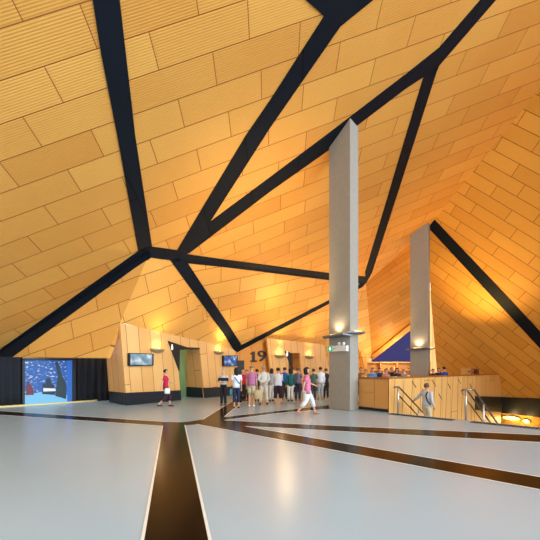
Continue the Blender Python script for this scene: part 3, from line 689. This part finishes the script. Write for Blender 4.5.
def person(loc, face, h, label, top, bottom, hair=(40, 28, 22), arms='down', legs='stand', long_top=0, sleeve='short', pants='long', hairstyle='short', shoes=(40, 36, 34), skin=0, girth=1.0, group=None, stripe=None, extra=None, hips=1.0, tilt=0):
    k = h/1.75; R_ = math.radians
    t = empty('person', loc, R_(face)); t.scale = (k, k, k); tag(t, label, 'person', group)
    skm = mat('skin_%d' % skin, SK[skin], .5)
    # joints (facing +Y)
    hz = .93; 
    sp = [V3((0, 0, hz)), V3((0, .01, 1.08)), V3((0, tilt*.3, 1.25)), V3((0, tilt*.7, 1.42))]
    nk = V3((0, tilt, 1.50)); hd0 = nk+V3((0, .01, .06)); hd1 = nk+V3((0, .02, .13)); hd2 = nk+V3((0, .01, .20))
    sho = {s: V3((s*.165, tilt*.7, 1.41)) for s in (-1, 1)}
    AR = {'down': [((.22, .0, 1.13), (.23, .05, .88))]*2,
          'behind': [((.25, -.09, 1.15), (.05, -.16, 1.0))]*2,
          'crossed': [((.26, .04, 1.15), (-.02, .2, 1.16))]*2,
          'forward': [((.2, .06, 1.14), (.16, .3, 1.12))]*2,
          'akimbo': [((.34, -.03, 1.18), (.19, .08, 1.0))]*2,
          'phone': [((.2, .04, 1.14), (.1, .24, 1.3)), ((.21, 0, 1.14), (.22, .04, .88))],
          'swing': [((.24, .18, 1.17), (.2, .4, 1.08)), ((.24, -.16, 1.16), (.28, -.2, .95))],
          'rail': [((-.0+.34, -.02, 1.2), (.56, .1, 1.06)), ((.21, -.04, 1.14), (.25, .03, .9))],
          'reach': [((.3, .14, 1.24), (.36, .38, 1.2)), ((.2, .0, 1.12), (.22, .05, .88))]}[arms]
    arm = {-1: AR[0], 1: AR[1]}
    LG = {'stand': [((.09, .02, .5), (.1, 0, .08))]*2,
          'wide': [((.12, .02, .5), (.16, 0, .08))]*2,
          'walk': [((.09, .2, .52), (.09, .2, .09)), ((.1, .03, .5), (.1, -.32, .12))],
          'stride': [((.09, .24, .54), (.09, .36, .09)), ((.1, -.06, .5), (.1, -.36, .14))],
          'step': [((.09, .16, .5), (.09, .2, .02)), ((.1, .06, .5), (.1, -.02, .08))]}[legs]
    leg = {-1: LG[0], 1: LG[1]}
    ch = [[(sp[0], .10), (sp[1], .088), (sp[2], .095), (sp[3], .075), (nk, .05), (hd0, .062), (hd1, .088), (hd2, .082), (hd2+V3((0, -.005, .045)), .045)],
          [(hd1, .088), (hd1+V3((0, .095, -.02)), .014)]]
    for s in (-1, 1):
        ch.append([(hd1, .088), (hd1+V3((s*.088, 0, -.01)), .016)])
        el, wr = [V3((s*p[0], p[1], p[2])) for p in arm[s]]
        d = (wr-el).normalized(); pm = wr+d*.07
        ch.append([(sp[3], .075), (sho[s], .055), ((sho[s]+el)/2, .046), (el, .038), ((el+wr)/2, .034), (wr, .024), (pm, .028)])
        side = d.cross(V3((0, 1, 0)) if abs(d.y) < .8 else V3((0, 0, 1))).normalized(); curl = d.cross(side).normalized()
        for f, ln_ in ((-1.5, .05), (-.5, .065), (.5, .06), (1.5, .045)):
            b0 = pm+side*(f*.017)+d*.012
            ch.append([(pm, .028), (b0, .010), (b0+d*ln_*.55, .0085), (b0+d*ln_+curl*.02, .007)])
        tb = wr+d*.03; ch.append([(pm, .028), (pm-d*.015+side*.036+curl*.01, .010), (pm+d*.02+side*.048+curl*.022, .008)])
        kn, an = [V3((s*p[0], p[1], p[2])) for p in leg[s]]
        hp = V3((s*.09, 0, hz-.05))
        ch.append([(sp[0], .10), (hp, .085), ((hp+kn)/2, .072), (kn, .052), ((kn*.6+an*.4), .052), (an, .034), (an+V3((0, .0, -.035)), .035), (an+V3((0, .13, -.05)), .026)])
    body = skinned('body', ch, skm, t)
    # face
    for s in (-1, 1):
        bm = bmesh.new(); bmesh.ops.create_uvsphere(bm, u_segments=8, v_segments=6, radius=.012, matrix=Matrix.Translation(hd1+V3((s*.032, .082, .012))))
        frombm('eye', bm, mat('eye_dark', (30, 24, 22), .3), t)
    bm = bmesh.new(); box(bm, hd1+V3((0, .079, -.062)), (.042, .012, .01)); frombm('mouth', bm, mat('lips', (150, 80, 72), .5), t)
    # hair: cap of the skull, open at the face
    bm = bmesh.new(); bmesh.ops.create_uvsphere(bm, u_segments=16, v_segments=12, radius=1)
    hc = hd1+V3((0, -.012, .035))
    low = {'short': -.7, 'bob': -.9, 'long': -.9, 'bald': -.1}[hairstyle]
    kill = [v for v in bm.verts if v.co.z < low or (v.co.y > .35 and v.co.z < .42) or (v.co.y > 0 and v.co.z < -.1 and hairstyle == 'short')]
    bmesh.ops.delete(bm, geom=kill, context='VERTS')
    sx, sy, sz = (.1, .118, .108) if hairstyle in ('short', 'bald') else (.118, .13, .118)
    for v in bm.verts:
        v.co = V3((v.co.x*sx, v.co.y*sy, v.co.z*sz)) + hc
        if hairstyle in ('bob', 'long') and v.co.z < hc.z-.03: v.co.z -= (.08 if hairstyle == 'bob' else .32)*min(1, (hc.z-.03-v.co.z)/.06)
    ho = frombm('hair', bm, mat('hair_%d_%d_%d' % hair, hair, .7), t, True); ho.modifiers.new('s', 'SOLIDIFY').thickness = .02
    # top
    tm = mat('cloth_%d_%d_%d' % top, top, .8, noise=.06, nscale=20) if stripe is None else stripe
    g = girth; bm = bmesh.new()
    y3 = tilt*.7
    hem = hz-.03-long_top
    rings = [(V3((0, 0, hem)), .168*g*hips, .125*g), (V3((0, 0, 1.0)), .165*g*hips, .125*g), (V3((0, .01, 1.12)), .152*g, .118*g), (sp[2]+V3((0, 0, .02)), .168*g, .122*g), (V3((0, y3, 1.38)), .172, .11), (V3((0, y3, 1.44)), .135, .088), (V3((0, y3+.01, 1.475)), .07, .062)]
    tube(bm, [r[0] for r in rings], [(r[1], r[2]) for r in rings], 16, caps=False)
    if sleeve != 'none':
        for s in (-1, 1):
            el, wr = [V3((s*p[0], p[1], p[2])) for p in arm[s]]; S = sho[s]
            if sleeve == 'short': tube(bm, [S-V3((s*.07, 0, .005)), S+V3((s*.01, 0, 0)), S.lerp(el, .4), S.lerp(el, .72)], [.06, .072, .066, .066], 12, caps=False)
            else: tube(bm, [S-V3((s*.07, 0, .005)), S+V3((s*.01, 0, 0)), S.lerp(el, .5), el, el.lerp(wr, .5), el.lerp(wr, .93)], [.06, .072, .06, .054, .047, .038], 12, caps=False)
    o = frombm('shirt', bm, tm, t, True); o.modifiers.new('s', 'SOLIDIFY').thickness = .008
    # trousers / skirt
    bmn = mat('cloth_%d_%d_%d' % bottom, bottom, .8, noise=.06, nscale=20)
    bm = bmesh.new()
    if pants == 'skirt':
        tube(bm, [(0, 0, 1.02), (0, 0, .9), (0, .0, .7), (0, .01, .5)], [(.16*g, .12*g), (.185*g, .14*g), (.2*g, .16*g), (.22*g, .18*g)], 16, caps=False); nm = 'skirt'
    else:
        tube(bm, [(0, 0, 1.02), (0, 0, .94), (0, 0, .84), (0, 0, .79)], [(.145*g*hips, .108*g), (.156*g*hips, .118*g), (.16*g*hips, .122*g*hips), (.1, .09)], 16); nm = 'trousers'
        end = {'long': .96, 'crop': .55, 'shorts': -.1}[pants]; fl = 1.25 if hips > 1.05 else 1.0
        for s in (-1, 1):
            kn, an = [V3((s*p[0], p[1], p[2])) for p in leg[s]]; hp = V3((s*.088, 0, hz-.06))
            if pants == 'shorts': pts = [hp, hp.lerp(kn, .5), hp.lerp(kn, .92)]; rr = [.095*g, .09*g, .085]
            else:
                e_ = kn.lerp(an, end); pts = [hp, hp.lerp(kn, .5), kn, kn.lerp(e_, .5), e_]; rr = [.098*g*hips, .09*g*fl, .072*fl, .07*fl, .064*fl]
            tube(bm, pts, rr, 12, caps=False)
        nm = 'shorts' if pants == 'shorts' else 'trousers'
    o = frombm(nm, bm, bmn, t, True); o.modifiers.new('s', 'SOLIDIFY').thickness = .008
    sh = mat('shoe_%d_%d_%d' % shoes, shoes, .5)
    for s in (-1, 1):
        kn, an = [V3((s*p[0], p[1], p[2])) for p in leg[s]]
        bm = bmesh.new(); tube(bm, [an+V3((0, -.065, -.045)), an+V3((0, -.04, -.035)), an+V3((0, .04, -.035)), an+V3((0, .12, -.05)), an+V3((0, .19, -.055))], [(.02, .02), (.042, .04), (.045, .042), (.045, .028), (.022, .015)], 10)
        for v in bm.verts: v.co.z = max(v.co.z, an.z-.078)
        frombm('shoe', bm, sh, t, True)
    if extra: extra(t, sp, arm, sho)
    return t
def at_floor(px, feet, dx=0): g = ground(px, feet); return g
def stripem(name, a, b_, sc=14):
    m = bpy.data.materials.new(name); m.use_nodes = True; nt = m.node_tree; b = nt.nodes['Principled BSDF']; b.inputs['Roughness'].default_value = .8
    tc = nt.nodes.new('ShaderNodeTexCoord'); w = nt.nodes.new('ShaderNodeTexWave'); w.bands_direction = 'Z'; w.inputs['Scale'].default_value = sc/3; w.inputs['Distortion'].default_value = 1.0
    cr = nt.nodes.new('ShaderNodeValToRGB'); cr.color_ramp.elements[0].position = .42; cr.color_ramp.elements[1].position = .58; cr.color_ramp.elements[0].color = lin(a); cr.color_ramp.elements[1].color = lin(b_)
    nt.links.new(tc.outputs['Object'], w.inputs[0]); nt.links.new(w.outputs['Fac'], cr.inputs[0]); nt.links.new(cr.outputs[0], b.inputs['Base Color']); return m
QG = 'people gathered in the queue'
person(at_floor(165.5, 406.8), -70, 1.62, 'person in magenta top and dark crop trousers walking alone past the kiosk', (200, 20, 70), (60, 22, 44), (30, 20, 20), 'swing', 'walk', pants='crop', girth=.95)
person(at_floor(223.5, 405.2), 165, 1.62, 'grey-haired person all in black beneath the blue television', (34, 34, 40), (24, 24, 30), (170, 168, 165), 'crossed', 'stand', group=QG, sleeve='long', skin=2, stripe=stripem('black_white_blouse', (30, 30, 36), (205, 208, 212), 3))
def strap(c):
    def f(t, sp, arm, sho):
        bm = bmesh.new(); tube(bm, [(-.13, -.02, 1.46), (-.06, -.135, 1.3), (.1, -.14, 1.1), (.19, -.1, .98)], [(.02, .006)]*4, 8); frombm('bag_strap', bm, mat('strap_%d' % c[0], c, .6), t)
    return f
person(at_floor(236.5, 408.3), 15, 1.68, 'woman with long black hair, white top and dark blue jeans', (232, 234, 240), (26, 34, 66), (22, 18, 18), 'phone', 'stand', hairstyle='long', pants='crop', group=QG, extra=strap((40, 90, 150)), girth=.92)
person(at_floor(243, 401), 170, 1.66, 'person in red top standing at the dark doorway', (196, 36, 36), (40, 30, 30), (60, 40, 30), 'down', group=QG)
person(at_floor(246.6, 400.5), 150, 1.6, 'person in bright yellow top behind the man in pink shirt', (236, 200, 40), (50, 40, 40), (70, 48, 30), 'crossed', group=QG)
person(at_floor(251.5, 406.6), -10, 1.78, 'balding man in pink shirt and beige shorts with white trainers', (186, 110, 150), (200, 184, 150), (130, 110, 96), 'down', 'stand', hairstyle='bald', pants='shorts', shoes=(225, 225, 225), group=QG, girth=1.1)
person(at_floor(257, 401.5), 20, 1.64, 'person in black clothing squeezed between the pink shirt and the white outfit', (30, 28, 32), (34, 30, 34), (50, 36, 28), 'down', group=QG)
person(at_floor(263.8, 404.6), 5, 1.78, 'grey-haired man all in cream white with hands clasped behind', (222, 220, 212), (214, 208, 192), (150, 146, 140), 'behind', 'wide', sleeve='long', group=QG, girth=1.1)
person(at_floor(271.6, 401), 25, 1.66, 'person in black and white striped top', (220, 220, 220), (226, 222, 214), (50, 36, 30), 'down', stripe=stripem('bw_stripe', (30, 30, 36), (226, 226, 228), 22), group=QG, hairstyle='bob')
person(at_floor(278, 403.6), -5, 1.7, 'woman in white shirt and dark plum crop trousers', (228, 230, 236), (46, 22, 40), (52, 38, 32), 'forward', 'wide', pants='crop', shoes=(190, 120, 90), group=QG, girth=1.12, hips=1.1, long_top=.06, sleeve='long')
person(at_floor(284.6, 399), 0, 1.74, 'person in royal blue polo shirt partly hidden behind others', (36, 96, 176), (60, 56, 60), (56, 40, 28), 'down', group=QG)
person(at_floor(290.4, 401.2), 10, 1.66, 'person in dark teal cardigan and white trousers', (14, 92, 90), (224, 220, 210), (30, 22, 22), 'down', 'stand', hairstyle='bob', sleeve='long', long_top=.08, group=QG, shoes=(30, 26, 26))
person(at_floor(297.8, 400.6), -20, 1.72, 'person in dark patterned blouse left of the striding woman', (40, 36, 60), (40, 40, 60), (90, 66, 50), 'down', stripe=stripem('dark_pattern', (34, 30, 50), (150, 130, 150), 9), group=QG)
person(at_floor(306.5, 414.6), -80, 1.68, 'woman striding left in pink patterned top and baggy white crop trousers', (214, 90, 140), (226, 224, 220), (26, 18, 20), 'swing', 'stride', hairstyle='bob', pants='crop', shoes=(190, 120, 90), girth=1.2, hips=1.25, long_top=.12, stripe=stripem('pink_pattern', (206, 96, 140), (222, 140, 168), 17), sleeve='short')
person(at_floor(313.5, 400), 15, 1.66, 'person in green top half hidden behind the striding woman', (74, 96, 72), (60, 60, 60), (60, 46, 36), 'down', group=QG)
person(at_floor(320.5, 399.5), 10, 1.76, 'person in white shirt and grey trousers nearest the column on its left', (228, 230, 234), (176, 178, 176), (44, 34, 30), 'down', 'stand', group=QG, girth=1.1, sleeve='long', shoes=(150, 130, 120))
person(at_floor(326, 398.6), -5, 1.68, 'person in black top and black trousers close to the column edge', (34, 32, 44), (28, 28, 36), (90, 60, 40), 'down', group=QG)
def pack(t, sp, arm, sho):
    bm = bmesh.new(); tube(bm, [(.1, -.13, 1.46), (.04, -.15, 1.3), (-.04+.14, -.15, 1.1), (.2, -.1, .95)], [(.03, .01)]*4, 8); frombm('bag_strap', bm, mat('strap_dark', (40, 44, 60), .7), t)
SN = -math.degrees(math.atan2(INW.x, INW.y))
mp_ = P1+ED*.95+INW*1.1
person(mp_+V3((0, 0, -.17*4+.03)), SN, 1.74, 'man in pale grey shirt descending the stairs, left hand on the rail', (186, 190, 200), (206, 190, 160), (96, 70, 52), 'rail', 'step', group=None, extra=pack, sleeve='long')
# held bags
def bag(loc, label, c, w=.34, hgt=.36, rz=0, strapz=.3):
    t = empty('shopping_bag', loc, rz); tag(t, label, 'bag')
    bm = bmesh.new(); tube(bm, [(0, 0, 0), (0, 0, .03), (0, 0, hgt*.5), (0, 0, hgt)], [(w*.42, .05), (w*.5, .07), (w*.5, .075), (w*.42, .03)], 12); frombm('pouch', bm, mat('bag_%d' % c[0], c, .7, noise=.1), t, True)
    bm = bmesh.new(); tube(bm, [(-w*.25, 0, hgt-.02), (-w*.15, 0, hgt+strapz), (w*.15, 0, hgt+strapz), (w*.25, 0, hgt-.02)], .012, 8); frombm('handle', bm, mat('bag_handle', (110, 84, 60), .7), t)
g = ground(254.8, 406.6); bag(V3((g.x+.13, g.y-.1, .33)), 'beige shopping bag carried by the man in pink shirt', (190, 166, 124), .34, .42, 0, .16)
g = ground(167.5, 406.8); bag(V3((g.x+.05, g.y-.22, .58)), 'small white bag in the hand of the person in magenta', (225, 225, 225), .24, .24, .4, .1)
g = ground(231, 408); bag(V3((g.x+.05, g.y, .55)), 'small light blue bag beside the long-haired woman in jeans', (90, 170, 205), .2, .26, 0, .15)
# bar crowd beyond the balustrade
BG = 'people at the bar beyond the balustrade'
def barp(px, dist, hh, face, label, top, hair=(40, 28, 22), **kw):
    p = at(px, 370, dist); p.z = 0; person(p, face, hh, label, top, (40, 38, 44), hair, group=BG, **kw)
barp(361.0, 21.5, 1.74, 180, 'person in rust top at the bar, just right of the near column', (150, 80, 40))
barp(365.6, 19.6, 1.62, 170, 'person in yellow top at the bar, leftmost but one', (214, 176, 90), (110, 70, 40))
barp(372.6, 19.4, 1.72, 185, 'person in light blue shirt at the bar under the ceiling tip', (70, 130, 190), (60, 44, 34))
barp(379.5, 23, 1.72, 180, 'person in navy top at the bar right of the light blue shirt', (28, 34, 70))
barp(386, 20.4, 1.66, 170, 'person in red patterned top at the bar', (190, 50, 60), (60, 30, 24), stripe=stripem('red_pattern', (170, 30, 40), (220, 170, 170), 10))
barp(391.5, 23.5, 1.76, 190, 'person in black shirt in the middle of the bar crowd', (26, 24, 30))
barp(396.8, 21.5, 1.7, 160, 'person in charcoal top with dark hair at the bar', (48, 46, 60), (20, 16, 16), hairstyle='bob')
barp(403.5, 22.6, 1.62, 180, 'person in pale grey top left of the farther column', (150, 150, 170), (80, 50, 30))
barp(433, 22.0, 1.66, 180, 'person in dark red top right of the farther column', (80, 30, 34))
barp(438.5, 23.6, 1.72, 180, 'person in black top beside the royal blue shirt', (26, 26, 40))
barp(444, 20.8, 1.78, 10, 'tall person in royal blue shirt right of the farther column', (30, 60, 150), (30, 22, 20), girth=1.15)

# ---------------------------------------------------------------- daylight and camera
w = bpy.data.worlds.new('daylight'); bpy.context.scene.world = w; w.use_nodes = True
nt = w.node_tree; bg = nt.nodes['Background']; bg.inputs[1].default_value = 1.0
# overcast sky, brighter and cooler towards the right where the sun stands behind cloud
tc = nt.nodes.new('ShaderNodeTexCoord'); sp = nt.nodes.new('ShaderNodeSeparateXYZ'); nt.links.new(tc.outputs['Generated'], sp.inputs[0])
mr = nt.nodes.new('ShaderNodeMapRange'); mr.inputs[1].default_value = .45; mr.inputs[2].default_value = .85; nt.links.new(sp.outputs[0], mr.inputs[0])
mx = nt.nodes.new('ShaderNodeMix'); mx.data_type = 'RGBA'; mx.inputs[6].default_value = (1.56, 1.56, 1.52, 1); mx.inputs[7].default_value = (2.6, 3.5, 4.4, 1)
nt.links.new(mr.outputs[0], mx.inputs[0]); nt.links.new(mx.outputs[2], bg.inputs[0])
sun = bpy.data.lights.new('hazy_sun', 'SUN'); sun.energy = 2.3; sun.angle = math.radians(50); sun.color = (.72, .9, 1)
so = bpy.data.objects.new('hazy_sun', sun); C.objects.link(so); so.location = (20, -12, 12); so.rotation_euler = V3((.78, -.60, .32)).to_track_quat('Z', 'Y').to_euler()
light('bar_light', 'POINT', (11.5, 33.2, 2.9), 260, (1, .75, .4), .3)
light('queue_fill', 'POINT', (1.0, 21.5, 5.2), 150, (1, .72, .36), .5)  # added warm fill above the queue, no lamp fixture here
light('far_ceiling_fill', 'POINT', (8.2, 30.5, 3.6), 120, (1, .66, .22), .4)  # added point fill in mid-air below the far ceiling, without a fixture
cam = bpy.data.cameras.new('camera'); co = bpy.data.objects.new('camera', cam); C.objects.link(co)
co.location = EYE; co.rotation_euler = (math.pi/2, 0, 0); cam.sensor_width = 36; cam.sensor_fit = 'HORIZONTAL'; cam.lens = F/540*36; cam.shift_y = (HY-270)/540
cam.clip_end = 300
sc_ = bpy.context.scene; sc_.camera = co
sc_.view_settings.view_transform = 'Standard'; sc_.view_settings.look = 'None'; sc_.view_settings.gamma = 1; sc_.view_settings.use_curve_mapping = False
sc_.view_settings.exposure = 0
